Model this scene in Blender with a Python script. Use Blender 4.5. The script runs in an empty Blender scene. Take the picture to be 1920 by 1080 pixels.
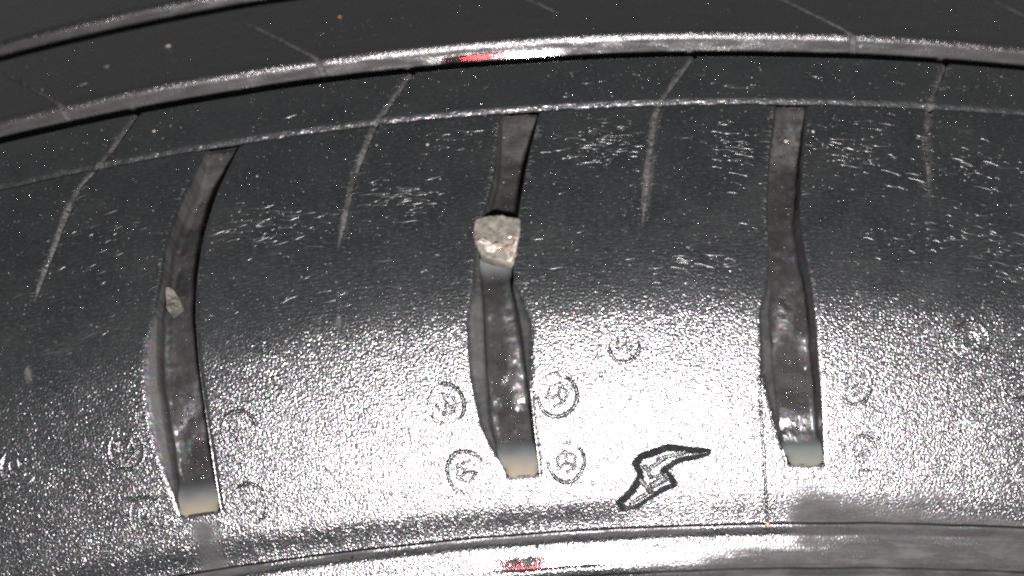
import bpy, math, random
import numpy as np
from mathutils import Matrix, Vector

scene = bpy.context.scene
MM = 0.001
rng = np.random.default_rng(7)
random.seed(7)

# ------------------------------------------------------------------ camera
def cam_basis(p, y, r):
    f = np.array([math.sin(y)*math.cos(p), math.cos(y)*math.cos(p), -math.sin(p)])
    rt = np.array([math.cos(y), -math.sin(y), 0.0]); up = np.cross(rt, f)
    c, s = math.cos(r), math.sin(r)
    return c*rt+s*up, -s*rt+c*up, f
rt, up, fw = cam_basis(0.5871469, -0.0023022, -0.0758704)
cam_data = bpy.data.cameras.new('camera'); cam = bpy.data.objects.new('camera', cam_data)
scene.collection.objects.link(cam); scene.camera = cam
cam.matrix_world = Matrix(((rt[0], up[0], -fw[0], 0.0), (rt[1], up[1], -fw[1], -0.1601703),
                           (rt[2], up[2], -fw[2], 0.3929728), (0, 0, 0, 1)))
cam_data.sensor_fit = 'HORIZONTAL'; cam_data.sensor_width = 36.0; cam_data.lens = 56.25
cam_data.clip_start = 0.005; cam_data.clip_end = 50.0
cam_data.dof.use_dof = True; cam_data.dof.focus_distance = 0.160; cam_data.dof.aperture_fstop = 28.0

# ------------------------------------------------------------------ world: a dim room, torch light does the work
world = bpy.data.worlds.new('World'); scene.world = world; world.use_nodes = True
bg = world.node_tree.nodes['Background']; bg.inputs[0].default_value = (0.97, 0.985, 1.0, 1); bg.inputs[1].default_value = 0.12

TORCH = (17, -170, 371)
# a small hand torch with a wide flat lens, held just below the camera
td = bpy.data.lights.new('torch_lamp', 'AREA'); td.shape = 'RECTANGLE'; td.size = 18*MM; td.size_y = 6*MM; td.energy = 1.14; td.color = (1.0, 0.98, 0.995)
to = bpy.data.objects.new('torch_lamp', td); to.location = Vector(TORCH)*MM; scene.collection.objects.link(to)
to.rotation_euler = (Vector((4, -25, 306))-Vector(TORCH)).to_track_quat('-Z', 'Y').to_euler()
for dx in (-17, 17):                                 # the torch's red rim, lit from inside
    rd_ = bpy.data.lights.new('torch_rim_lamp', 'AREA'); rd_.shape = 'RECTANGLE'; rd_.size = 14*MM; rd_.size_y = 1.0*MM; rd_.energy = 0.028; rd_.color = (1.0, 0.03, 0.03)
    ro_ = bpy.data.objects.new('torch_rim_lamp', rd_); ro_.location = Vector((TORCH[0]+dx, TORCH[1], TORCH[2]-5))*MM; ro_.rotation_euler = to.rotation_euler; scene.collection.objects.link(ro_)

scene.cycles.filter_width = 2.2
scene.cycles.use_denoising = False          # the denoiser wipes out the glitter of the wet rubber
vs = scene.view_settings
vs.view_transform = 'Standard'; vs.look = 'None'; vs.exposure = 0.0; vs.gamma = 1.0; vs.use_curve_mapping = False

# ------------------------------------------------------------------ tyre profile: s = arc length (mm) over the tread and down the sidewall
KS = [-80, -30, 0, 8.9, 19.9, 28.9, 34.5, 37.5, 49.5, 57, 90]
KP = [90.5, 90.2, 86.5, 80, 74, 63, 53, 46, 34.5, 27, 14]          # elevation of the outward normal (deg)
_s = np.linspace(-80, 90, 17001)
PP = np.interp(_s, KS, KP)
_k = np.hanning(241); _k /= _k.sum(); PP = np.radians(np.convolve(np.pad(PP, 120, mode='edge'), _k, 'valid'))
_d = _s[1]-_s[0]
PY = np.concatenate([[0], np.cumsum(-(np.sin(PP[1:])+np.sin(PP[:-1]))/2*_d)])
PR = np.concatenate([[0], np.cumsum(-(np.cos(PP[1:])+np.cos(PP[:-1]))/2*_d)])
_i = int(np.argmin(abs(_s))); PY -= PY[_i]; PR += 316-PR[_i]
# surface coordinate s (nominal) against true arc length, and the taper of the pattern towards the hub
PS = np.interp(_s, [-80, 28.95, 36.07, 42.16, 46.04, 50.66, 53.52, 57.15, 61.62, 67.72, 90], [-80, 28.9, 35.9, 42, 46, 50.9, 54, 58, 63, 70, 96])
TS = [-80, 25, 32, 38.4, 46, 54, 63, 70, 96]; TQ = [1, 1, .998, .994, .982, .968, .953, .941, .90]
DEG = 316*math.pi/180                      # mm along the tread per degree

def surf(th, s, d=0.0):
    """point in mm for angle th (deg), arc length s, depth d below the moulded surface"""
    r = np.interp(s, PS, PR); y = np.interp(s, PS, PY); p = np.interp(s, PS, PP)
    r = r - d*np.sin(p); y = y + d*np.cos(p); t = np.radians(th*np.interp(s, TS, TQ))
    return np.stack([r*np.sin(t), y+0*t, r*np.cos(t)], -1)

def frame(th, s):
    p = np.interp(s, PS, PP); t = np.radians(th); z = 0*t
    n = np.stack([np.sin(p)*np.sin(t), -np.cos(p)+z, np.sin(p)*np.cos(t)], -1)
    a = np.stack([np.cos(t), z, -np.sin(t)], -1)
    b = np.stack([-np.cos(p)*np.sin(t), -np.sin(p)+z, -np.cos(p)*np.cos(t)], -1)   # towards larger s
    return a, b, n

_tab = np.random.default_rng(3).random((256, 256))
def vn(x, y, k=0):
    x = np.asarray(x)+k*17.31; y = np.asarray(y)+k*41.7
    xi = np.floor(x).astype(int); yi = np.floor(y).astype(int); fx = x-xi; fy = y-yi
    fx = fx*fx*(3-2*fx); fy = fy*fy*(3-2*fy)
    g = lambda a, b: _tab[a % 256, b % 256]
    return (g(xi, yi)*(1-fx)+g(xi+1, yi)*fx)*(1-fy)+(g(xi, yi+1)*(1-fx)+g(xi+1, yi+1)*fx)*fy-0.5
def fbm(x, y, k=0, o=3):
    return sum(vn(x*2**i, y*2**i, k+i*5)/2**i for i in range(o))
def sm(a, b, x):
    t = np.clip((x-a)/(b-a), 0, 1); return t*t*(3-2*t)

def macro(th, s):
    """slow unevenness of the moulded rubber (depth, mm)"""
    u = th*DEG
    return 0.10*vn(u/9, s/8, 1)+0.035*vn(u/2.6, s/2.2, 2)+0.014*vn(u/0.9, s/0.8, 3)

# ------------------------------------------------------------------ materials
def new_mat(name):
    m = bpy.data.materials.new(name); m.use_nodes = True; nt = m.node_tree; nt.nodes.clear()
    out = nt.nodes.new('ShaderNodeOutputMaterial'); b = nt.nodes.new('ShaderNodeBsdfPrincipled')
    nt.links.new(b.outputs[0], out.inputs[0]); return m, nt, b, out
def N(nt, t, **kw):
    n = nt.nodes.new(t)
    for k, v in kw.items():
        if k in ('operation', 'blend_type', 'data_type', 'attribute_name', 'feature', 'noise_dimensions', 'interpolation_type', 'clamp', 'invert', 'vector_type'): setattr(n, k, v)
        else: n.inputs[k].default_value = v
    return n
def math_n(nt, op, a, b=None):
    n = nt.nodes.new('ShaderNodeMath'); n.operation = op
    for i, v in enumerate((a, b)):
        if v is None: continue
        if hasattr(v, 'links'): nt.links.new(v, n.inputs[i])
        else: n.inputs[i].default_value = v
    return n.outputs[0]
def maprange(nt, v, a, b, c, d, smooth=True):
    n = nt.nodes.new('ShaderNodeMapRange'); n.interpolation_type = 'SMOOTHSTEP' if smooth else 'LINEAR'
    nt.links.new(v, n.inputs[0])
    for i, x in enumerate((a, b, c, d)):
        if hasattr(x, 'links'): nt.links.new(x, n.inputs[1+i])
        else: n.inputs[1+i].default_value = x
    return n.outputs[0]
def noise(nt, vec, scale, detail=2, rough=0.5):
    n = nt.nodes.new('ShaderNodeTexNoise'); n.inputs['Scale'].default_value = scale
    n.inputs['Detail'].default_value = detail; n.inputs['Roughness'].default_value = rough
    nt.links.new(vec, n.inputs['Vector']); return n.outputs[0]
def scaled(nt, vec, x, y):
    n = nt.nodes.new('ShaderNodeVectorMath'); n.operation = 'MULTIPLY'; n.inputs[1].default_value = (x, y, 1)
    nt.links.new(vec, n.inputs[0]); return n.outputs[0]
def mixc(nt, f, a, b):
    n = nt.nodes.new('ShaderNodeMix'); n.data_type = 'RGBA'
    if hasattr(f, 'links'): nt.links.new(f, n.inputs[0])
    else: n.inputs[0].default_value = f
    for v, i in ((a, 6), (b, 7)):
        if hasattr(v, 'links'): nt.links.new(v, n.inputs[i])
        else: n.inputs[i].default_value = (*v, 1)
    return n.outputs[2]

def make_rubber():
    m, nt, b, out = new_mat('wet_black_rubber')
    uv = nt.nodes.new('ShaderNodeUVMap'); uv.uv_map = 'surface_mm'; UV = uv.outputs[0]
    sep = nt.nodes.new('ShaderNodeSeparateXYZ'); nt.links.new(UV, sep.inputs[0]); S = sep.outputs[1]
    at = nt.nodes.new('ShaderNodeAttribute'); at.attribute_name = 'dust'; dust = at.outputs['Fac']
    sl = nt.nodes.new('ShaderNodeAttribute'); sl.attribute_name = 'slick'; slick = sl.outputs['Fac']
    # dust breaks up in blotches
    blotch = noise(nt, scaled(nt, UV, 0.16, 0.8), 1.0, 4, 0.65)
    fine = noise(nt, UV, 6.0, 3, 0.6)
    dm = math_n(nt, 'MULTIPLY', dust, maprange(nt, blotch, 0.30, 0.62, 0.66, 1.0))
    dm = math_n(nt, 'MULTIPLY', dm, maprange(nt, fine, 0.3, 0.7, 0.82, 1.05))
    stain = noise(nt, UV, 0.22, 4, 0.6)
    rub = mixc(nt, maprange(nt, stain, 0.35, 0.65, 0, 1), (0.0034, 0.0046, 0.0050), (0.0070, 0.0084, 0.0086))
    mott = noise(nt, scaled(nt, UV, 1.6, 4.0), 1.0, 5, 0.72)
    rub = mixc(nt, maprange(nt, mott, 0.47, 0.70, 0, 0.75), rub, (0.027, 0.031, 0.0312))
    rub = mixc(nt, maprange(nt, S, 4, -8, 0, 1), rub, (0.0048, 0.0046, 0.0045))
    dcol = mixc(nt, maprange(nt, blotch, 0.35, 0.7, 0, 1), (0.026, 0.0255, 0.0243), (0.060, 0.0585, 0.055))
    pale = mixc(nt, maprange(nt, dust, 1.0, 1.5, 0, 1), mixc(nt, dm, rub, dcol), mixc(nt, maprange(nt, noise(nt, scaled(nt, UV, 0.9, 2.6), 1.0, 5, 0.7), 0.36, 0.64, 0, 1), (0.022, 0.0225, 0.022), (0.082, 0.083, 0.079)))
    pale = mixc(nt, maprange(nt, slick, -0.05, -1, 0, 0.62), pale, (0.003, 0.003, 0.0028))      # negative slick tones the groove floors darker
    nt.links.new(pale, b.inputs['Base Color'])
    nt.links.new(maprange(nt, dm, 0.05, 0.7, 0.85, 0.08), b.inputs['Specular IOR Level'])
    b.inputs['Coat Weight'].default_value = 0.0
    cw = maprange(nt, dm, 0.05, 0.7, 1.0, 0.0); nt.links.new(cw, b.inputs['Coat Weight']); b.inputs['Coat IOR'].default_value = 1.65
    nt.links.new(maprange(nt, slick, 0.2, 0.9, 0.27, 0.05), b.inputs['Coat Roughness'])
    nt.links.new(math_n(nt, 'MULTIPLY', maprange(nt, dm, 0.05, 0.6, 0.30, 0.8), maprange(nt, slick, 0.2, 0.9, 1, 0.2)), b.inputs['Roughness'])
    glint_hue = nt.nodes.new('ShaderNodeTexNoise'); glint_hue.inputs['Scale'].default_value = 2.6; glint_hue.inputs['Detail'].default_value = 3; nt.links.new(UV, glint_hue.inputs['Vector'])
    hs = nt.nodes.new('ShaderNodeHueSaturation'); hs.inputs['Saturation'].default_value = 1.6; hs.inputs['Value'].default_value = 1.9; nt.links.new(glint_hue.outputs['Color'], hs.inputs['Color'])
    nt.links.new(mixc(nt, 0.5, (1, 1, 1), hs.outputs[0]), b.inputs['Specular Tint'])  # random hues painted into the glints through the specular tint
    # micro relief: pebbled on the shoulder, stretched wrinkles on the tread face
    iso = noise(nt, UV, 4.6, 1.0, 0.5)
    iso2 = noise(nt, UV, 1.5, 2, 0.5)
    strv = noise(nt, scaled(nt, UV, 0.9, 4.2), 1.0, 2, 0.55)
    low = math_n(nt, 'MAXIMUM', maprange(nt, S, 29, 38, 0, 1), maprange(nt, S, -1, -3, 0, 0.9))
    h1 = math_n(nt, 'ADD', math_n(nt, 'MULTIPLY', iso, 1.0), math_n(nt, 'MULTIPLY', iso2, 0.14))
    h2 = math_n(nt, 'ADD', math_n(nt, 'MULTIPLY', strv, 0.66), math_n(nt, 'MULTIPLY', iso, 0.42))
    mx = nt.nodes.new('ShaderNodeMix'); nt.links.new(low, mx.inputs[0]); nt.links.new(h2, mx.inputs[2]); nt.links.new(h1, mx.inputs[3])
    bump = nt.nodes.new('ShaderNodeBump'); bump.inputs['Distance'].default_value = 0.000104
    nt.links.new(mx.outputs[0], bump.inputs['Height'])
    st = math_n(nt, 'MULTIPLY', maprange(nt, slick, 0, 1, 1.0, 0.06), maprange(nt, dm, 0, 0.6, 1.0, 0.2))
    nt.links.new(st, bump.inputs['Strength'])
    nt.links.new(bump.outputs[0], b.inputs['Normal'])
    nt.links.new(bump.outputs[0], b.inputs['Coat Normal'])
    return m
RUB = make_rubber()

def simple(name, c1, c2, scale, rough, bump=0.0, spec=0.5, coat=0.0):
    m, nt, b, out = new_mat(name)
    tc = nt.nodes.new('ShaderNodeTexCoord'); v = tc.outputs['Object']
    n = noise(nt, v, scale, 4, 0.6)
    nt.links.new(mixc(nt, maprange(nt, n, 0.36, 0.64, 0, 1), c1, c2), b.inputs['Base Color'])
    b.inputs['Roughness'].default_value = rough; b.inputs['Specular IOR Level'].default_value = spec
    b.inputs['Coat Weight'].default_value = coat; b.inputs['Coat Roughness'].default_value = 0.12
    if bump:
        bn = nt.nodes.new('ShaderNodeBump'); bn.inputs['Distance'].default_value = bump; bn.inputs['Strength'].default_value = 1
        nt.links.new(noise(nt, v, scale*1.7, 4, 0.6), bn.inputs['Height']); nt.links.new(bn.outputs[0], b.inputs['Normal'])
    return m
STONE = simple('grey_beige_stone', (0.044, 0.0415, 0.034), (0.10, 0.092, 0.073), 1100, 0.75, 0.0001)
CRUST = simple('cream_crust', (0.085, 0.06, 0.04), (0.23, 0.21, 0.18), 1000, 0.5, 0.00008, coat=0.4)
CHIP = simple('pale_chip', (0.028, 0.026, 0.021), (0.06, 0.056, 0.044), 900, 0.7, 0.00006)
GRAIN = simple('sand_grain', (0.14, 0.115, 0.08), (0.27, 0.24, 0.195), 2500, 0.45, coat=0.5)
AMBER = simple('amber_grain', (0.16, 0.08, 0.03), (0.30, 0.17, 0.08), 2500, 0.4, coat=0.5)
GREYG = simple('grey_grain', (0.07, 0.068, 0.064), (0.13, 0.125, 0.115), 2500, 0.6)
DROP = simple('water_bead', (0.015, 0.016, 0.017), (0.02, 0.02, 0.02), 800, 0.10, spec=0.6, coat=0.5)
WRINK = simple('rubber_wrinkle', (0.018, 0.02, 0.02), (0.025, 0.026, 0.026), 800, 0.28, spec=0.7)
WHISK = simple('rubber_flash', (0.03, 0.031, 0.031), (0.06, 0.06, 0.057), 900, 0.4)

def make_liquid(name, c_thick, c_thin):
    m, nt, b, out = new_mat(name)
    at = nt.nodes.new('ShaderNodeAttribute'); at.attribute_name = 'thick'; f = at.outputs['Fac']
    nt.links.new(mixc(nt, maprange(nt, f, 0.35, 0.9, 0, 1), c_thin, c_thick), b.inputs['Base Color'])
    b.inputs['Roughness'].default_value = 0.12; b.inputs['Specular IOR Level'].default_value = 0.4
    tr = nt.nodes.new('ShaderNodeBsdfTransparent'); mx = nt.nodes.new('ShaderNodeMixShader')
    nt.links.new(maprange(nt, f, 0.0, 0.55, 0.0, 1.0), mx.inputs[0]); nt.links.new(tr.outputs[0], mx.inputs[1]); nt.links.new(b.outputs[0], mx.inputs[2])
    nt.links.new(mx.outputs[0], out.inputs[0]); return m
LIQ = make_liquid('milky_beige_liquid', (0.125, 0.112, 0.084), (0.06, 0.066, 0.066))
LIQ2 = make_liquid('milky_grey_liquid', (0.082, 0.086, 0.073), (0.058, 0.067, 0.065))
LIQ3 = make_liquid('thin_grey_liquid', (0.075, 0.078, 0.075), (0.045, 0.047, 0.047))

# ------------------------------------------------------------------ mesh helpers
def link(name, me, mat, parent=None, kind=None):
    o = bpy.data.objects.new(name, me); scene.collection.objects.link(o)
    if mat is not None: me.materials.append(mat)
    if parent is not None: o.parent = parent
    if kind: o['kind'] = kind
    return o
def tag(o, label, cat, group=None):
    o['label'] = label; o['category'] = cat
    if group: o['group'] = group
    return o
def mesh_from(name, co, faces_loops, nper, smooth=True):
    """co Nx3 in mm; faces_loops flat index array, nper verts per face"""
    me = bpy.data.meshes.new(name); nf = len(faces_loops)//nper
    me.vertices.add(len(co)); me.vertices.foreach_set('co', (co*MM).astype(np.float32).ravel())
    me.loops.add(len(faces_loops)); me.loops.foreach_set('vertex_index', faces_loops.astype(np.int32))
    me.polygons.add(nf); me.polygons.foreach_set('loop_start', np.arange(0, nf*nper, nper, dtype=np.int32))
    me.polygons.foreach_set('loop_total', np.full(nf, nper, np.int32))
    me.update(calc_edges=True)
    if smooth: me.polygons.foreach_set('use_smooth', np.ones(nf, bool))
    return me
def grid_mesh(name, TH, SS, D, dust=None, slick=None, keep=None, uvS=None):
    r, c = TH.shape
    co = surf(TH, SS, D).reshape(-1, 3)
    idx = np.arange(r*c).reshape(r, c)
    q = np.stack([idx[:-1, :-1], idx[1:, :-1], idx[1:, 1:], idx[:-1, 1:]], -1).reshape(-1, 4)
    if keep is not None:
        k = keep[:-1, :-1] | keep[1:, :-1] | keep[1:, 1:] | keep[:-1, 1:]; q = q[k.ravel()]
        used = np.unique(q); remap = np.zeros(r*c, int); remap[used] = np.arange(len(used)); q = remap[q]
    else: used = np.arange(r*c)
    me = mesh_from(name, co[used], q.ravel(), 4)
    u = (TH*DEG).ravel()[used]; v = ((SS if uvS is None else uvS)+0*TH).ravel()[used]
    l = me.uv_layers.new(name='surface_mm'); fl = q.ravel()
    l.data.foreach_set('uv', np.stack([u[fl], v[fl]], -1).astype(np.float32).ravel())
    for nm, a in (('dust', dust), ('slick', slick)):
        at = me.attributes.new(nm, 'FLOAT', 'POINT')
        arr = np.zeros(r*c) if a is None else (a+0*TH).ravel()
        at.data.foreach_set('value', arr[used].astype(np.float32))
    return me
def spread(knots, counts):
    """knots: list of 1-D arrays (rows,), counts between them -> (rows, cols) array"""
    cols = []
    for a, b, n in zip(knots[:-1], knots[1:], counts):
        for i in range(n): cols.append(a+(b-a)*i/n)
    cols.append(knots[-1]); return np.stack(cols, 1)
def P(pts):
    pts = sorted((s, t) for t, s in pts); s = [p[0] for p in pts]; t = [p[1] for p in pts]
    return lambda x: np.interp(x, s, t)

# ------------------------------------------------------------------ the tyre
tyre = bpy.data.objects.new('tyre', None); scene.collection.objects.link(tyre)
tag(tyre, 'wet black rubber car tyre filling the whole picture, seen at its tread shoulder', 'tyre')

# lateral grooves: outer lips lo/ro, chamfer widths cl/cr (degrees) against s
G = [
 dict(lo=P([(-5.78,9),(-5.855,11.2),(-6.156,16.6),(-6.41,22.3),(-6.494,26.8),(-6.661,31.4),(-6.855,34.5),(-6.93,37.6),(-6.978,41.8),(-6.90,45.6),(-6.78,50.2),(-6.75,52)]),
      ro=P([(-5.02,9),(-5.153,11.3),(-5.434,16.7),(-5.648,22.4),(-5.771,27.5),(-5.83,32.1),(-5.84,37.5),(-5.845,40.6),(-5.87,45.4),(-5.915,50.3),(-5.92,52)]),
      cl=P([(.03,30.5),(.20,34.5),(.24,38),(.27,42),(.16,46),(.03,49.5)]), cr=P([(.03,9),(.03,52)])),
 dict(lo=P([(0.02,9),(-.073,10.6),(-.248,19.1),(-.49,24),(-.70,29),(-.78,32.3),(-.93,35.5),(-.953,40.7),(-.847,46),(-.602,49.3),(-.473,50.8),(-.45,52)]),
      ro=P([(.78,9),(.688,11.1),(.382,18.7),(.19,24.4),(.031,30.5),(.02,32.2),(.12,33.8),(.26,36.5),(.175,42.2),(.18,46.4),(.219,50.2),(.22,52)]),
      cl=P([(.03,27),(.12,31),(.30,35.5),(.29,40.7),(.18,46),(.03,49.5)]), cr=P([(.03,31.5),(.12,34),(.20,36.5),(.06,42),(.03,45)])),
 dict(lo=P([(5.26,9),(5.197,10.9),(4.896,18.4),(4.678,25.5),(4.63,30.4),(4.533,33.8),(4.38,36.4),(4.40,42.1),(4.558,45.2),(4.727,48.5),(4.903,50.9),(4.92,52)]),
      ro=P([(5.93,9),(5.871,10.8),(5.571,18.4),(5.33,25.5),(5.33,29.9),(5.42,34.9),(5.48,40),(5.585,45.3),(5.675,50.7),(5.68,52)]),
      cl=P([(.03,31.5),(.22,36.5),(.26,42),(.12,47),(.03,50)]), cr=P([(.03,9),(.03,52)])),
]
def shifted(g, dt): return dict(lo=lambda x: g['lo'](x)+dt, ro=lambda x: g['ro'](x)+dt, cl=g['cl'], cr=g['cr'])
G = [shifted(G[0], -5.75)] + G + [shifted(G[2], 5.6)]
# sipes (fine slits): centre line against s, end, half width
SIP = [
 dict(c=P([(-7.30,0),(-7.655,6.1),(-7.954,9.8),(-8.231,11.9),(-8.439,16.5),(-8.595,20.8),(-8.896,26.8),(-9.05,34.2),(-9.1,52)]), e=27.2, w=.066),
 dict(c=P([(-1.70,0),(-2.123,5.6),(-2.484,10.4),(-2.839,17.2),(-2.994,22.2),(-3.158,26.4),(-3.22,34.5),(-3.25,52)]), e=26.6, w=.062),
 dict(c=P([(3.95,0),(3.211,7.5),(2.933,11.1),(2.681,18.1),(2.402,26.8),(2.35,34),(2.3,52)]), e=26.9, w=.058),
 dict(c=P([(9.05,0),(8.362,8.6),(8.048,14.5),(7.871,20.9),(7.769,25.1),(7.75,52)]), e=24.5, w=.058),
]
SIP = [dict(c=(lambda f: lambda x: f(x)-5.6)(SIP[0]['c']), e=27, w=.055)] + SIP + [dict(c=(lambda f: lambda x: f(x)+5.6)(SIP[3]['c']), e=26, w=.055)]
THMIN, THMAX = -15.4, 15.2

def line_groove(s):
    """the thin circumferential groove with lifted lips at s = 9.1"""
    return 0.42*np.exp(-((s-9.15)/0.36)**2)-0.10*np.exp(-((s-8.4)/0.22)**2)-0.07*np.exp(-((s-9.9)/0.25)**2)
def lip_jag(th):
    return 0.09*vn(th*DEG/0.7, 0*th, 9)+0.06*vn(th*DEG/0.25, 0*th, 19)

def dip(th, s):
    """the shallow trough above the ledge line"""
    return (0.30+0.28*sm(2.3, 1.3, th))*sm(53.9, 57.5, s)

# --- shoulder blocks, with a sipe each
rows = np.unique(np.concatenate([np.linspace(9.1, 11, 22), np.linspace(11, 51.6, 330)]))
def sidewall_dust(th, s):
    seam = np.interp(s, [42, 47.4, 52.9, 57.8], [4.40, 4.47, 4.54, 4.62])
    u = th*DEG
    lim = 53.2+(th-5)*0.75+1.6*fbm(u/7, s/2.2, 12, 4)
    a = sm(-3.2, 3.4, s-lim)*sm(-.02, 0.9, th-seam)
    return a**1.2*(0.72+0.45*fbm(u/11, s/1.3, 14, 3))
def shoulder_dust(th, s):
    u = th*DEG
    return 0.10*sm(0.05, 0.35, vn(u/7, s/4, 20))*sm(36, 30, s)+0.85*sidewall_dust(th, s)
for k in range(len(G)+1):
    left = G[k-1]['ro'](rows) if k > 0 else np.full(len(rows), THMIN)
    right = G[k]['lo'](rows) if k < len(G) else np.full(len(rows), THMAX)
    sp = SIP[k] if 0 <= k < len(SIP) else None
    c = sp['c'](rows)
    inside = 0 < k < len(G)
    n = 115 if inside else 40
    wrow = sp['w']*(1+0.7*fbm(rows/3.0, rows*0, 30+k, 3))*(0.25+0.75*sm(sp['e']+0.5, sp['e']-5, rows)+0.7*np.exp(-((rows-34.6)/1.2)**2))
    kn = [left, c-wrow-.04, c-wrow, c-wrow*.35, c+wrow*.35, c+wrow, c+wrow+.04, right]
    TH = spread(kn, [n, 3, 2, 2, 2, 3, n])
    SS = np.repeat(rows[:, None], TH.shape[1], 1)
    D = macro(TH, SS)+line_groove(SS+lip_jag(TH)*2)
    # slit depth, with a shallow reappearance lower down on two blocks
    depth = 0.32*sm(sp['e']+0.4, sp['e']-2.5, rows)
    if k in (1, 2): depth = depth+0.16*np.exp(-((rows-34.6)/0.7)**2)
    x = np.abs(TH-c[:, None])/wrow[:, None]
    vee = np.clip(1.15-x, 0, 1)
    D = D+depth[:, None]*vee-0.05*np.exp(-((x-1.5)/0.5)**2)*np.minimum(depth[:, None]*3, 1)*(vn(SS/0.45, TH*0+k, 31)+0.6)
    dust = shoulder_dust(TH, SS)+0.12*np.exp(-((SS-9.1)/.4)**2)+1.7*np.exp(-(x/1.15)**4)*(0.9+0.8*fbm(SS/2.6, TH*DEG/.5, 36+k, 4))*np.minimum(depth[:, None]*4, 1)
    # worn softer edges beside the lateral grooves
    if inside or k == len(G): D = D+0.07*np.exp(-((TH-left[:, None])*DEG/0.15)**2)
    if inside or k == 0: D = D+0.035*np.exp(-((right[:, None]-TH)*DEG/0.12)**2)
    link('tread_block', grid_mesh('tread_block', TH, SS, D, dust), RUB, tyre)

# --- lateral grooves
def groove_depth(s):
    return np.interp(s, [9.1, 10.2, 12, 15, 44, 48, 50.2, 51.0, 51.25, 51.6], [0.55, 0.8, 1.7, 2.6, 2.6, 2.2, 1.5, 0.9, 0.1, 0.0])
grows = np.unique(np.concatenate([np.linspace(9.1, 12, 24), np.linspace(12, 49, 220), np.linspace(49, 51.6, 40)]))
for k, g in enumerate(G):
    lo, ro, cl, cr = (g[q](grows) for q in ('lo', 'ro', 'cl', 'cr'))
    fd = groove_depth(grows)
    jl = 0.02*vn(grows/0.6, grows*0, 50+k); jr = 0.02*vn(grows/0.6, grows*0, 60+k)
    w = 0.035
    kn = [lo, lo+.02, lo+cl, lo+cl+w+jl, lo+cl+w+.06+jl, ro-cr-w-.06+jr, ro-cr-w+jr, ro-cr, ro-.02, ro]
    TH = spread(kn, [1, 5, 6, 3, 22, 3, 6, 5, 1])
    dcl = np.minimum(np.interp(cl, [.03, .1, .3], [.12, .5, 1.0]), fd*.8); dcr = np.minimum(np.interp(cr, [.03, .1, .3], [.12, .5, 1.0]), fd*.8)
    lip = np.minimum(.10, fd*.5)
    DD = spread([0*fd, lip*.6, dcl, fd*.93, fd, fd, fd*.93, dcr, lip*.6, 0*fd], [1, 5, 6, 3, 22, 3, 6, 5, 1])
    SS = np.repeat(grows[:, None], TH.shape[1], 1)
    edge = np.exp(-((TH-lo[:, None])*DEG/0.22)**2)+np.exp(-((ro[:, None]-TH)*DEG/0.22)**2)
    D = DD+macro(TH, SS)+line_groove(SS+lip_jag(TH)*2)*np.clip(1-DD, 0, 1)+0.10*edge*np.clip(1-DD/0.4, 0, 1)*0
    D[:, 0] += 0.035; D[:, -1] += 0.07; D[:, 1] += .03; D[:, -2] += .06
    inner = sm(.3, 1.2, DD/np.maximum(fd[:, None], .3)*1.25)
    D = D+inner*(0.22*fbm(TH*DEG/1.6, SS/1.6, 70+k, 4))
    up_ = sm(27, 18, SS)
    dust = inner*(0.62+0.30*up_+0.75*fbm(TH*DEG/1.8, SS/4.0, 80+k, 4))
    dust = np.clip(dust, 0, 1)+0.5*sm(0, .4, DD)*(1-inner)
    if k == 3: dust = dust+0.4*inner*sm(20, 14, SS+2*vn(TH*DEG/1.5, SS/2, 88))*sm(10, 12, SS)
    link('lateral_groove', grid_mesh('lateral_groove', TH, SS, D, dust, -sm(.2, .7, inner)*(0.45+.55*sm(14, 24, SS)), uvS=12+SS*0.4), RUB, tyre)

# --- narrow shoulder rib between the main groove and the thin line groove
rr = np.concatenate([np.linspace(9.1, 8.0, 14), np.linspace(7.9, 0.5, 56), [0.35, 0.22, 0.12, 0.05, 0.01, 0, 0, 0, 0]])
rd = np.concatenate([np.zeros(14), np.zeros(56), [0.01, 0.03, 0.08, 0.16, 0.3, 0.6, 1.6, 4.0, 6.8]])
cols = np.linspace(THMIN, THMAX, 560)
kn = [np.full(len(rr), THMIN)]; cnt = []
for sp in SIP:
    c = sp['c'](rr); w = sp['w']*1.0*(1+0.6*vn(rr/1.1, rr*0, 33))
    kn += [c-w-.04, c-w, c, c+w, c+w+.04]; cnt += [90, 3, 2, 2, 3]
kn.append(np.full(len(rr), THMAX)); cnt.append(60)
TH = spread(kn, cnt); SS = np.repeat(rr[:, None], TH.shape[1], 1)
D = macro(TH, SS)+line_groove(SS+lip_jag(TH)*2)+rd[:, None]
dust = 0.08*sm(0, .4, vn(TH*DEG/6, SS/3, 22))+0.12*np.exp(-((SS-9.1)/.4)**2)+0*TH
for sp in SIP:
    x = np.abs(TH-sp['c'](rr)[:, None])/(sp['w'])
    D = D+0.30*np.clip(1.15-x, 0, 1)-0.05*np.exp(-((x-1.6)/0.5)**2)*(vn(SS/.45, TH*0, 34)+.6)
    dust = dust+1.7*np.exp(-(x/1.2)**4)*(0.9+0.8*fbm(SS/2.6, TH*DEG/.5, 36, 4))
D = D+(0.12*np.clip(vn(TH*DEG/2.1, SS*0, 35)-.2, 0, 1))*np.exp(-((SS)/0.5)**2)
link('shoulder_rib', grid_mesh('shoulder_rib', TH, SS, D, dust, uvS=SS-rd[:, None]), RUB, tyre)

# --- main groove floors
for s0, s1 in ((0.4, -6.4), (-22.0, -29.2)):
    ss = np.linspace(s0, s1, 12); TH = np.repeat(np.linspace(THMIN, THMAX, 160)[None, :], 12, 0); SS = np.repeat(ss[:, None], 160, 1)
    link('main_groove_floor', grid_mesh('main_groove_floor', TH, SS, 6.6+macro(TH, SS), 0.5+0*TH), RUB, tyre)

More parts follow.
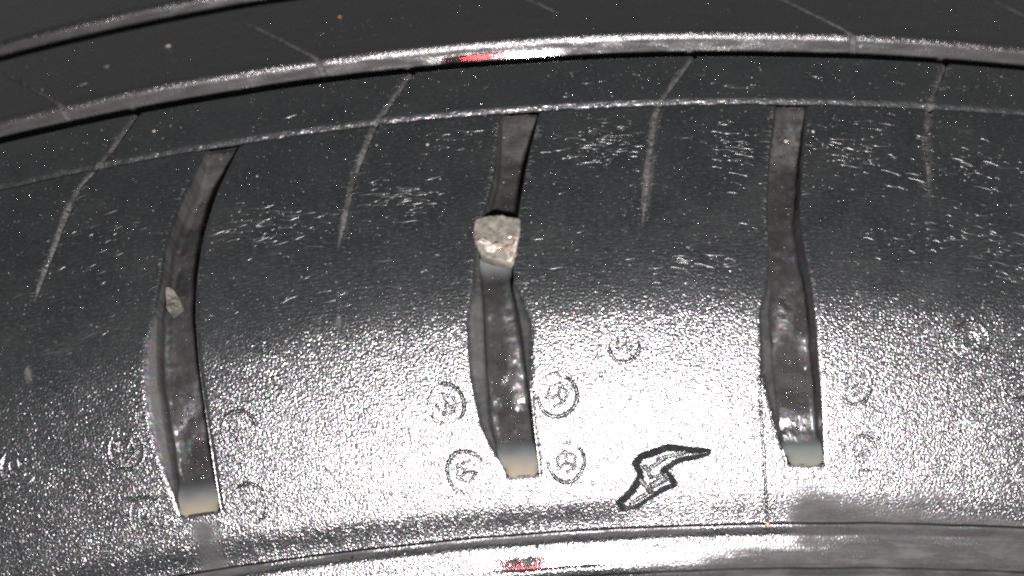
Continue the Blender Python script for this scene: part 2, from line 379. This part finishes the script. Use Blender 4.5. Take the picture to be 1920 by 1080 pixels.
# --- tread ribs further in, with their wall facing the camera, rounded edge and diagonal slits
def tread_rib(sA, sB, sipes, rough_edge, k):
    er = 1.0; a = np.radians(np.linspace(12, 88, 18))
    es = sA+0.05-er*(1-np.cos(a)); ed = er*(1-np.sin(a))
    wall_d = np.array([6.9, 5.0, 3.8, 3.2, 2.8, 2.5, 2.3, 2.1, 1.95, 1.8, 1.65, 1.5, 1.35, 1.2, 1.05, .9])
    wall_s = es[0]+math.tan(math.radians(12))*(wall_d-ed[0])
    top = np.linspace(es[-1]-.15, sB+.5, 90)
    fs = np.array([sB+.3, sB+.12, sB, sB, sB]); fd = np.array([.02, .12, .4, 2.0, 6.9])
    rs = np.concatenate([wall_s, es, top, fs]); rd = np.concatenate([wall_d, ed, np.zeros(90), fd])
    shear = 0.14*np.minimum(rs-(sA+1.4), 0)
    kn = [THMIN+shear*0]; cnt = []
    for t0, a0, a1 in sipes:
        c = t0+shear; w = .05+0*c
        kn += [c-w-.04, c-w, c, c+w, c+w+.04]; cnt += [110, 3, 2, 2, 3]
    kn.append(THMAX+shear*0); cnt.append(110)
    TH = spread(kn, cnt); SS = np.repeat(rs[:, None], TH.shape[1], 1)
    D = rd[:, None]+macro(TH, SS+40*k)*1.2; dust = 0.10+0.08*vn(TH*DEG/4, SS/2, 95)
    on_wall = sm(0.25, 0.6, rd)[:, None]
    u = TH*DEG
    D = D+0.10*vn(u/1.2, rd[:, None]/0.8, 90+k)*on_wall
    for t0, a0, a1 in sipes:
        x = np.abs(TH-(t0+shear)[:, None])/.05
        on = (sm(a0-1.0, a0+.5, SS)*sm(a1+.6, a1-.2, SS))
        D = D+on*np.clip(1.2-x, 0, 1)*0.3
        dust = dust+on*1.4*np.exp(-(x/1.3)**4)
    dust = dust+on_wall*np.clip(0.36*sm(.5, .9, rd)[:, None]+0.28*fbm(u/3, rd[:, None]/.8, 92+k, 4)+.06, 0, 1)
    slick = 0*TH
    if k == 0:   # a rubbed, smooth streak on the wall, tilt added to mirror the torch
        win = np.exp(-(((TH-0.0)*DEG)/7.5)**6)
        slick = win*(sm(1.25, 1.4, rd)*sm(2.9, 2.6, rd))[:, None]
        SS = SS+win*0.235*np.clip(rd-1.35, 0, 1.3)[:, None]*np.interp(rd, [0, 1.35, 2.65, 4], [1, 1, 1, 0])[:, None]
        dust = dust*(1-slick); D = D-on_wall*slick*0.10*vn(u/1.2, rd[:, None]/.8, 90+k)
    me = grid_mesh('tread_rib', TH, SS, D, np.clip(dust, 0, 2), slick, uvS=SS+rd[:, None])
    link('tread_rib', me, RUB, tyre)
tread_rib(-5.4, -22.3, [(-8.9, -18, -4), (-3.46, -17.6, -3.0), (2.35, -16.2, -11.6), (7.55, -18, -3.0), (12.9, -18, -3)], .1, 0)
tread_rib(-28.2, -46, [(-6, -40, -33), (5, -40, -33)], .1, 1)

# --- sidewall with its raised circumferential bead
ss = np.unique(np.concatenate([np.linspace(51.6, 57.2, 60), np.linspace(57.2, 58.2, 44), np.linspace(58.2, 62, 46), np.linspace(62, 64, 40), np.linspace(64, 75, 30)]))
TH = np.repeat(np.linspace(THMIN, THMAX, 760)[None, :], len(ss), 0); SS = np.repeat(ss[:, None], 760, 1)
SJ = SS+0.10*vn(TH*DEG/3, TH*0, 41)
D = macro(TH, SS)+dip(TH, SJ)
D = D+0.5*sm(57.55, 57.75, SJ)*sm(59.0, 57.9, SJ)                 # ledge line
D = D-(0.45+0.25*np.exp(-(((TH-0.4)*DEG)/9.0)**4))*np.interp(SJ, [57.9, 58.6, 60.0, 61.2, 61.8, 62.3, 62.5], [0, .12, .55, .92, 1, .85, .6])+0.42*sm(62.3, 62.5, SJ)*0
D = D+1.1*np.exp(-((SJ-57.66)/0.10)**2)+1.0*np.exp(-((SJ-62.55)/0.11)**2)
D = D+0.45*sm(62.3, 62.6, SJ)*sm(63.4, 62.7, SJ)
D = D-0.3*sm(62.8, 65, SJ)
dust = 0.85*sidewall_dust(TH, SS)
dust = np.maximum(dust, 0.7*sm(57.7, 57.9, SJ)*sm(58.7, 58.3, SJ)*(0.6+0.8*vn(TH*DEG/3, SS*0, 43)))
dust = np.maximum(dust, 0.55*np.exp(-((TH+6.35)*DEG/1.6)**2)*sm(51, 53, SS)*sm(60, 57, SS))
dust = np.maximum(dust, 0.75*sm(58.8, 61.0, SJ)*sm(1.0, 5.0, TH+0.8*fbm(TH*DEG/4, SS/.8, 45, 3)))
slick = np.exp(-(((TH-0.3)*DEG)/8.0)**4)*sm(59.2, 60.2, SJ)*sm(61.8, 61.3, SJ)*0.9
dust = dust*(1-0.85*slick)
link('sidewall', grid_mesh('sidewall', TH, SS, D, np.clip(dust, 0, 1.35), slick), RUB, tyre)

# --- moulded reliefs: circles, emblem, seam
def relief(name, t0, t1, s0, s1, step, h, label=None):
    nu = int((t1-t0)*DEG/step); nv = int((s1-s0)/step)
    SS, TH = np.meshgrid(np.linspace(s0, s1, nv), np.linspace(t0, t1, nu), indexing='ij')
    H = h(TH*DEG, SS)
    D = macro(TH, SS)+0.04-H
    D = D+dip(TH, SS)
    me = grid_mesh(name, TH, SS, D, shoulder_dust(TH, SS)*.5, keep=H > 0.02)
    o = link(name, me, RUB, tyre)
    if label: o['label'] = label
    return o
def seg(u, v, a, b):
    ax, ay = a; bx, by = b; t = np.clip(((u-ax)*(bx-ax)+(v-ay)*(by-ay))/((bx-ax)**2+(by-ay)**2), 0, 1)
    return np.hypot(u-ax-t*(bx-ax), v-ay-t*(by-ay))
CIRC = [(-1.43, 43.5, 1.95), (0.63, 43.5, 2.1), (-1.19, 50.4, 2.1), (0.72, 50.2, 2.0), (-5.30, 43.6, 1.9), (-5.38, 51.0, 2.0), (-7.48, 43.7, 2.0), (-7.38, 50.7, 2.0),
        (1.90, 39.1, 1.6), (8.32, 38.7, 1.9), (9.25, 42.3, 1.9), (6.15, 43.3, 1.9), (6.35, 50.2, 1.8), (-9.6, 43.4, 1.9)]
for i, (t, s, r) in enumerate(CIRC):
    u0 = t*DEG; sides = 5+i % 2; a0 = random.random()*6
    def h(u, v):
        du = (u-u0)*1.06; dv = v-s; rho = np.hypot(du, dv)
        a = np.arctan2(dv, du)
        edge = r*(1+0.03*np.sin(3*a+i))
        H = 0.28*np.exp(-((rho-edge)/0.17)**2)*(0.55+0.45*np.sin(a*1+a0+2*vn(a*2, a*0, i)))
        H = np.maximum(H, 0)
        pts = [(r*.55*math.cos(a0+q*2*math.pi/sides), r*.55*math.sin(a0+q*2*math.pi/sides)) for q in range(sides)]
        for q in range(sides):
            if q % 2 == 0: H = np.maximum(H, 0.2*np.exp(-(seg(du, dv, pts[q], (0.1, 0.05))/0.13)**2))
            if q != 1: H = np.maximum(H, 0.18*np.exp(-(seg(du, dv, pts[q], pts[(q+1) % sides])/0.12)**2))
        return H*(1.0 if i < 4 else 0.7)
    dt = (r+.6)/DEG
    relief('embossed_circle', t-dt, t+dt, s-r-.6, min(s+r+.6, 57), 0.075, h)

EMB = [(3.479,49.69),(3.184,49.50),(2.675,49.05),(2.42,49.45),(2.134,49.9),(2.0,50.6),(2.078,51.34),(2.106,52.07),(2.043,52.61),(1.947,53.38),(1.809,54.19),(1.651,54.85),(1.751,55.61),
       (2.014,55.28),(2.256,54.48),(2.506,53.68),(2.79,53.01),(2.693,52.21),(2.56,51.45),(2.765,50.78),(2.929,50.35),(3.235,50.10)]
EP = [((2.45+(t-2.45)*0.94)*DEG, 52.3+(s-52.3)*0.94) for t, s in EMB]
def emblem_h(u, v):
    dmin = np.full(u.shape, 9.0); ins = np.zeros(u.shape, bool)
    for (ax, ay), (bx, by) in zip(EP, EP[1:]+EP[:1]):
        dmin = np.minimum(dmin, seg(u, v, (ax, ay), (bx, by)))
        c = ((ay > v) != (by > v)) & (u < (bx-ax)*(v-ay)/(by-ay+1e-12)+ax); ins ^= c
    sd = np.where(ins, dmin, -dmin)
    H = 0.74*sm(-0.52, 0.42, sd)
    for a, b, w, dp in (((2.10*DEG, 52.3), (2.30*DEG, 53.6), .14, .26), ((2.30*DEG, 53.6), (1.92*DEG, 54.7), .13, .26), ((2.33*DEG, 53.0), (2.58*DEG, 52.3), .22, .26),
                        ((2.30*DEG, 51.2), (2.55*DEG, 50.4), .13, .2), ((2.45*DEG, 50.3), (2.95*DEG, 49.85), .12, .2), ((2.2*DEG, 51.0), (2.32*DEG, 52.2), .12, .2), ((2.30*DEG, 52.1), (2.6*DEG, 51.9), .1, .2)):
        H = H-1.25*dp*np.exp(-(seg(u, v, a, b)/w)**2)*sm(0.0, .25, sd)
    return H
relief('emblem', 1.52, 3.62, 48.4, 56.3, 0.06, emblem_h, 'raised winged emblem moulded on the glossy shoulder')
def seam_h(u, v):
    c = np.interp(v, [41.5, 47.4, 52.9, 57.8], [4.36, 4.43, 4.53, 4.62])*DEG+.05*vn(v/1.5, v*0, 44)
    return 0.15*np.exp(-((u-c)/0.16)**2)*sm(41, 43, v)
relief('mould_seam', 4.2, 4.75, 41, 57.5, 0.07, seam_h)
# --- fine rubber wrinkles (short raised streaks that catch the light)
def blob_template(nu=8, nv=3):
    v = [(0, 0, 1)]
    for j in range(1, nv+1):
        a = math.pi/2*j/nv
        for i in range(nu):
            t = 2*math.pi*i/nu; v.append((math.sin(a)*math.cos(t), math.sin(a)*math.sin(t), math.cos(a)))
    f = []
    for i in range(nu): f.append((0, 1+i, 1+(i+1) % nu))
    for j in range(nv-1):
        for i in range(nu):
            a = 1+j*nu+i; b = 1+j*nu+(i+1) % nu; f += [(a, a+nu, b+nu), (a, b+nu, b)]
    return np.array(v), np.array(f)
BT, BF = blob_template()
def wrinkle_template(nu=6):
    xs = [-1, -.8, -.4, 0, .4, .8, 1]; rs = [.05, .7, .95, 1, .95, .7, .05]; bend = [.3, 1.0, 1.6, 1.0, .0, -.6, -.2]
    v, f = [], []
    for x, r, b in zip(xs, rs, bend):
        for i in range(nu+1):
            a = math.pi*i/nu; v.append((x, b*.9+r*math.cos(a), r*math.sin(a)))
    m = nu+1
    for j in range(len(xs)-1):
        for i in range(nu): f += [(j*m+i, (j+1)*m+i+1, (j+1)*m+i), (j*m+i, j*m+i+1, (j+1)*m+i+1)]
    return np.array(v), np.array(f)
WT = wrinkle_template()
def scatter(name, th, s, d, lx, ly, h, ang, mat, parent=None, kind='stuff', tpl=None):
    BT_, BF_ = tpl or (BT, BF)
    th = np.asarray(th); s = np.asarray(s); n = len(th)
    a, b, nn = frame(th, s); p = surf(th, s, d)
    c, sn = np.cos(ang)[:, None], np.sin(ang)[:, None]
    e1 = a*c+b*sn; e2 = -a*sn+b*c
    V = p[:, None, :]+BT_[None, :, 0:1]*(e1*lx[:, None])[:, None, :]+BT_[None, :, 1:2]*(e2*ly[:, None])[:, None, :]+(BT_[None, :, 2:3])*(nn*h[:, None])[:, None, :]
    F = BF_[None]+(np.arange(n)*len(BT_))[:, None, None]
    me = mesh_from(name, V.reshape(-1, 3), F.reshape(-1), 3)
    return link(name, me, mat, parent, kind)
def in_groove(th, s, m=0.03):
    r = np.zeros(len(th), bool)
    for g in G: r |= (th > g['lo'](s)-m) & (th < g['ro'](s)+m)
    return r
# wrinkle clusters: centre (th, s), half extents, count
WR = [(1.9,15.5,.9,4,150),(-1.9,20.5,.7,3.5,90),(-4.5,22.5,1.1,3.0,110),(6.9,17,1.1,6,115),(4.2,16.5,.6,5,70),(8.9,18,.9,5,70),(-7.6,21,.9,4,35),(8.2,28,1.9,3,70),(9.3,31,1.0,3,30),(3.2,31,1.4,2,40),
      (1.5,5,1.5,2.5,18),(5.2,5,1.8,2.5,24),(9.3,5,1.2,2.5,14),(-4.5,5,2,2.5,12),(-1,13,.9,3,20),(0,25,10,7,170),(0,33,10,3,150),(2,-14,9,6,50)]
tt, s_ = [], []
for t, s, dt, ds, n in WR:
    n = int(n*0.66)
    big = dt > 5
    if big: tt.append(rng.uniform(-10.5, 10.5, n)); s_.append(s+rng.uniform(-ds, ds, n))
    else: tt.append(t+rng.normal(0, .5, n)*dt); s_.append(s+rng.normal(0, .5, n)*ds)
tt = np.concatenate(tt); s_ = np.concatenate(s_)
ok = ~in_groove(tt, s_, .08) & ~((s_ > -6.6) & (s_ < .5)) & (np.abs(s_-9.1) > .9) & (s_ > -21.5); tt, s_ = tt[ok], s_[ok]; n = len(tt)
L = rng.lognormal(-.75, .5, n); W = rng.uniform(.055, .10, n)
scatter('rubber_wrinkles', tt, s_, macro(tt, s_)+.012, np.clip(L, .1, 1.15), W*rng.choice([-1, 1], n), W*rng.uniform(.5, .9, n), rng.normal(0.05, .13, n)+tt*.01, WRINK, tyre, tpl=WT)

# --- torn rubber flash along the groove and slit edges
pts = []
def edge_pts(f, s0, s1, n, side):
    for s in rng.uniform(s0, s1, n): pts.append((float(f(s)), s, side))
edge_pts(G[1]['lo'], 14, 36, 60, -1); edge_pts(G[2]['lo'], 11, 36, 75, -1); edge_pts(G[3]['lo'], 10, 30, 60, -1)
edge_pts(G[2]['ro'], 12, 36, 55, 1); edge_pts(G[3]['ro'], 11, 40, 50, 1); edge_pts(G[1]['ro'], 24, 34, 8, 1)
for sp in SIP[1:5]:
    edge_pts(lambda x, sp=sp: sp['c'](x)-sp['w'], 1, sp['e'], 30, -1); edge_pts(lambda x, sp=sp: sp['c'](x)+sp['w'], 1, sp['e'], 18, 1)
V, Fq = [], []
for t, s, side in pts:
    ln = float(np.clip(rng.lognormal(-.9, .5), .15, 1.1)); w = rng.uniform(.03, .06); a, b, nn = frame(np.array(t), np.array(s)); p = surf(np.array(t), np.array(s), macro(np.array(t), np.array(s))+.03)
    ang = rng.normal(0, .5); d1 = side*a*math.cos(ang)+b*math.sin(ang); d2 = np.cross(nn, d1); bend = rng.normal(0, .25); base = len(V)
    for q in range(5):
        f = q/4; ww = w*(1-f*.8); cpt = p+d1*ln*f+d2*bend*ln*f*f+nn*(.05+.16*math.sin(f*3)*rng.uniform(.3, 1))
        V += [cpt-d2*ww, cpt+nn*ww*1.2, cpt+d2*ww]
    for q in range(4):
        o = base+3*q
        for x, y in ((0, 1), (1, 2), (2, 0)): Fq += [o+x, o+y, o+3+y, o+3+x]
link('rubber_flash', mesh_from('rubber_flash', np.array(V), np.array(Fq), 4), WHISK, tyre, 'stuff')

# ------------------------------------------------------------------ things lodged in the tyre
def outline_solid(name, poly, top, bottom, mat, rough, seed, parent=None, smooth=True, n=46):
    """solid with an outline given in (th, s); top(u,v) and bottom depth in mm"""
    poly = [(t*DEG, s) for t, s in poly]
    us = [p[0] for p in poly]; vs_ = [p[1] for p in poly]
    cu, cv = np.mean(us), np.mean(vs_)
    ring = []
    per = np.array(poly+poly[:1]); seglen = np.hypot(*(per[1:]-per[:-1]).T); cum = np.concatenate([[0], np.cumsum(seglen)])
    for q in np.linspace(0, cum[-1], n, endpoint=False): ring.append((np.interp(q, cum, per[:, 0]), np.interp(q, cum, per[:, 1])))
    ring = np.array(ring); V = []; fr = [1.0, .97, .9, .8, .68, .55, .42, .28, .14]
    def P3(u, v, d): return surf(u/DEG, v, d)
    levels = [(1.0, None)]
    rows_ = []
    rows_.append(P3(ring[:, 0], ring[:, 1], np.full(n, bottom)))
    for j, f in enumerate(fr):
        u = cu+(ring[:, 0]-cu)*f; v = cv+(ring[:, 1]-cv)*f
        t_ = top(u, v)+rough*fbm(u/.7, v/.7, seed, 4)+(0.35*(1 if j == 0 else .12 if j == 1 else 0))*abs(rough)*2
        rows_.append(P3(u, v, t_))
    V = np.concatenate(rows_+[P3(np.array([cu]), np.array([cv]), top(np.array([cu]), np.array([cv])))])
    F = []
    m = len(rows_)
    for j in range(m-1):
        for i in range(n):
            k = (i+1) % n; F.append((j*n+i, j*n+k, (j+1)*n+k, (j+1)*n+i))
    c = m*n
    for i in range(n): F.append(((m-1)*n+i, (m-1)*n+(i+1) % n, c))
    F.append(tuple(range(n-1, -1, -1)))
    me = bpy.data.meshes.new(name); me.from_pydata((V*MM).tolist(), [], F); me.update()
    if smooth: me.polygons.foreach_set('use_smooth', np.ones(len(me.polygons), bool))
    return link(name, me, mat, parent)

stone = outline_solid('stone', [(-.63,24.7),(-.45,24.5),(-.3,24.5),(-.1,24.6),(.05,24.9),(.19,25.15),(.185,26),(.15,27.3),(.08,29),(.03,30.1),(-.15,29.8),(-.4,29.3),(-.57,28.9),(-.66,27.6),(-.70,26.4)],
                      lambda u, v: -0.30+0.10*np.maximum(v-25, 0), 2.3, STONE, 0.22, 101, n=90)
tag(stone, 'grey and beige stone jammed across the middle groove of the tyre', 'stone')
crust = outline_solid('crust', [(-.66,27.3),(-.57,27.0),(-.46,27.5),(-.36,27.9),(-.27,27.6),(-.2,27.75),(-.13,27.3),(-.03,27.0),(.06,26.9),(.13,27.3),(.10,28),(.07,28.8),(.02,29.3),(-.04,29.9),(-.12,29.7),(-.17,29.2),(-.31,28.9),(-.42,28.6),(-.52,28.5),(-.62,28.0)],
                      lambda u, v: -0.34+0.12*np.maximum(v-26.5, 0), 1.6, CRUST, 0.5, 117, stone, n=90)
crust['label'] = 'cream mineral crust on the lower half of the stone'
chip = outline_solid('stone_chip', [(-6.47,27.2),(-6.39,27.1),(-6.30,27.8),(-6.22,28.7),(-6.20,29.5),(-6.30,29.9),(-6.42,30.3),(-6.46,29.6),(-6.47,28.4)],
                     lambda u, v: 1.25+0.55*np.clip((u/DEG+6.46)/.33, 0, 1)+0*v, 2.9, CHIP, 0.35, 121, smooth=False, n=26)
tag(chip, 'small pale wedge-shaped stone chip inside the leftmost groove', 'stone')

def pool(g, s0, s1, d0, d1, mat, label, name='milky_puddle', full=1.0):
    rs = np.linspace(s0, s1, 26)
    lo = g['lo'](rs)+g['cl'](rs)*.85; ro = g['ro'](rs)-g['cr'](rs)*.85
    n = 22; TH = np.stack([lo+(ro-lo)*i/(n-1) for i in range(n)], 1); SS = np.repeat(rs[:, None], n, 1)
    # rounded lower corners
    f = np.linspace(-1, 1, n); SS = SS-0.75*(np.abs(f)**4)[None, :]*sm(s1-1.5, s1, SS)
    t = (rs-s0)/(s1-s0)
    d = d0+(d1-d0)*t**.75
    men = -0.18*np.abs(f)**6
    D = d[:, None]+men[None, :]*sm(0, .3, t)[:, None]
    top = surf(TH, SS, D).reshape(-1, 3); bot = surf(TH, SS, np.maximum(groove_depth(SS), D)+0.6).reshape(-1, 3)
    r = len(rs); idx = np.arange(r*n).reshape(r, n)
    q = np.stack([idx[:-1, :-1], idx[1:, :-1], idx[1:, 1:], idx[:-1, 1:]], -1).reshape(-1, 4)
    faces = [tuple(x) for x in q]+[tuple(x[::-1]+r*n) for x in q]
    ring = list(idx[0, :])+list(idx[1:, -1])+list(idx[-1, -2::-1])+list(idx[-2:0:-1, 0])
    for a, b in zip(ring, ring[1:]+ring[:1]): faces.append((b, a, a+r*n, b+r*n))
    me = bpy.data.meshes.new(name); me.from_pydata((np.concatenate([top, bot])*MM).tolist(), [], [tuple(int(k) for k in f_) for f_ in faces]); me.update()
    me.polygons.foreach_set('use_smooth', np.ones(len(me.polygons), bool))
    at = me.attributes.new('thick', 'FLOAT', 'POINT'); tv = np.repeat((t*full)[:, None], n, 1)+0.08*vn(TH*DEG/.8, SS/.8, 140)
    at.data.foreach_set('value', np.concatenate([tv.ravel(), tv.ravel()]).astype(np.float32))
    o = link(name, me, mat); return tag(o, label, 'puddle')
pool(G[1], 47.6, 51.6, 2.2, .02, LIQ, 'milky beige liquid pooled at the bottom end of the leftmost groove')
pool(G[2], 47.3, 51.55, 2.2, .02, LIQ, 'milky grey-to-beige liquid at the bottom end of the middle groove, below the stone')
pool(G[3], 48.4, 51.5, 1.6, .02, LIQ2, 'milky grey-green liquid at the bottom end of the rightmost groove')
def pool_up():
    g = G[2]; o = pool(g, 31.4, 28.9, 1.9, 1.4, LIQ3, 'thin grey milky liquid seeping out under the stone in the middle groove', full=.75); return o
pool_up()

# --- sand grains one can pick out
def grain(th, s, d, sx, sy, h, seed, label, mat=GRAIN):
    v = BT.copy(); r_ = np.random.default_rng(seed); full = np.concatenate([BT, BT[1:]*[1, 1, -1]])
    a, b, nn = frame(np.array(th), np.array(s)); p = surf(np.array(th), np.array(s), d)
    import bmesh
    bm = bmesh.new(); bmesh.ops.create_icosphere(bm, subdivisions=2, radius=1)
    for x in bm.verts:
        c = np.array(x.co); k = 1+.35*float(vn(c[0]*1.4+seed, c[1]*1.4+c[2], seed)); c = c*k
        x.co = Vector((p+a*c[0]*sx+b*c[1]*sy+nn*(c[2]*h*.6+h*.3))*MM)
    me = bpy.data.meshes.new('sand_grain'); bm.to_mesh(me); bm.free()
    o = link('sand_grain', me, mat); return tag(o, label, 'sand grain', 'sand grains stuck to the tyre')
grain(-6.88, 4.6, 0, .20, .22, .2, 1, 'round cream sand grain on the narrow rib, upper left')
grain(-7.05, -15.2, 0, .35, .16, .18, 2, 'elongated cream sand grain on the second rib, upper left')
grain(-8.35, -13.0, 0, .35, .2, .18, 3, 'flat grey sand grain on the second rib, far upper left', GREYG)
grain(-3.30, -15.6, 0, .2, .2, .2, 4, 'amber sand grain near the top edge, left of centre', AMBER)
grain(-1.45, 13.6, 0, .18, .18, .18, 5, 'cream sand grain on the block left of the stone-filled groove')
grain(5.87, 14.0, 0, .2, .26, .2, 6, 'cream sand grain beside the top of the rightmost groove')
grain(5.42, 13.6, 1.7, .24, .28, .16, 8, 'tan sand grain inside the top of the rightmost groove', GRAIN)
grain(4.62, 57.6, 0.1, .2, .25, .2, 9, 'orange-brown sand grain on the ledge line, lower right', AMBER)

# --- water beads and fine grit, beyond counting
n = 3400
th = rng.uniform(-11, 11, n); s = np.concatenate([rng.uniform(0.6, 34, 2400), rng.uniform(-21.5, -7, 330), rng.uniform(34, 62, 550), rng.uniform(-40, -30, 120)])
_k = ~((s > 51) & (th > 4.5)); th, s = th[_k], s[_k]; n = len(th)
g_in = in_groove(th, s, .03); dep = macro(th, s)+np.where(g_in, groove_depth(s)-.1, 0)
r = np.clip(rng.lognormal(-2.75, .42, n), .035, .20)
bead = scatter('water_beads', th, s, dep, r*rng.uniform(.8, 1.6, n), r*rng.uniform(.7, 1.1, n), r*.9, rng.normal(0, .5, n), DROP)
tag(bead, 'tiny clear water beads scattered over the wet tyre', 'water beads')
# beads gathered in the lower halves of the lateral grooves
th, s = [], []
for g in G[1:4]:
    for q in range(150):
        v = min(47.8, rng.normal(44.0, 3.2)); lo_, ro_2 = float(g['lo'](v)+g['cl'](v)+.1), float(g['ro'](v)-g['cr'](v)-.1)
        th.append(lo_+(ro_2-lo_)*np.clip(rng.normal(.55, .22), .05, .95)); s.append(v)
th, s = np.array(th), np.array(s); n = len(th); r = np.clip(rng.lognormal(-2.6, .4, n), .04, .16)
bead2 = scatter('water_beads', th, s, groove_depth(s)-.06+macro(th, s), r, r, r*.9, rng.normal(0, .5, n), DROP)
tag(bead2, 'clusters of tiny water beads lying at the lower ends of the three wide grooves', 'water beads')
n = 1700
th = rng.uniform(-11, 11, n); s = np.where(rng.random(n) < .8, rng.uniform(0.6, 38, n), rng.uniform(-20, 50, n))
keep = ~((s > -6.6) & (s < .6)); th, s = th[keep], s[keep]; n = len(th)
g_in = in_groove(th, s, .03); dep = macro(th, s)+np.where(g_in, groove_depth(s)-.1, 0)
r = np.clip(rng.lognormal(-3.25, .45, n), .02, .12)
gr = scatter('fine_grit', th, s, dep, r*1.2, r, r*.8, rng.uniform(0, 3, n), GREYG)
tag(gr, 'fine pale grit scattered over the tyre surface', 'grit')
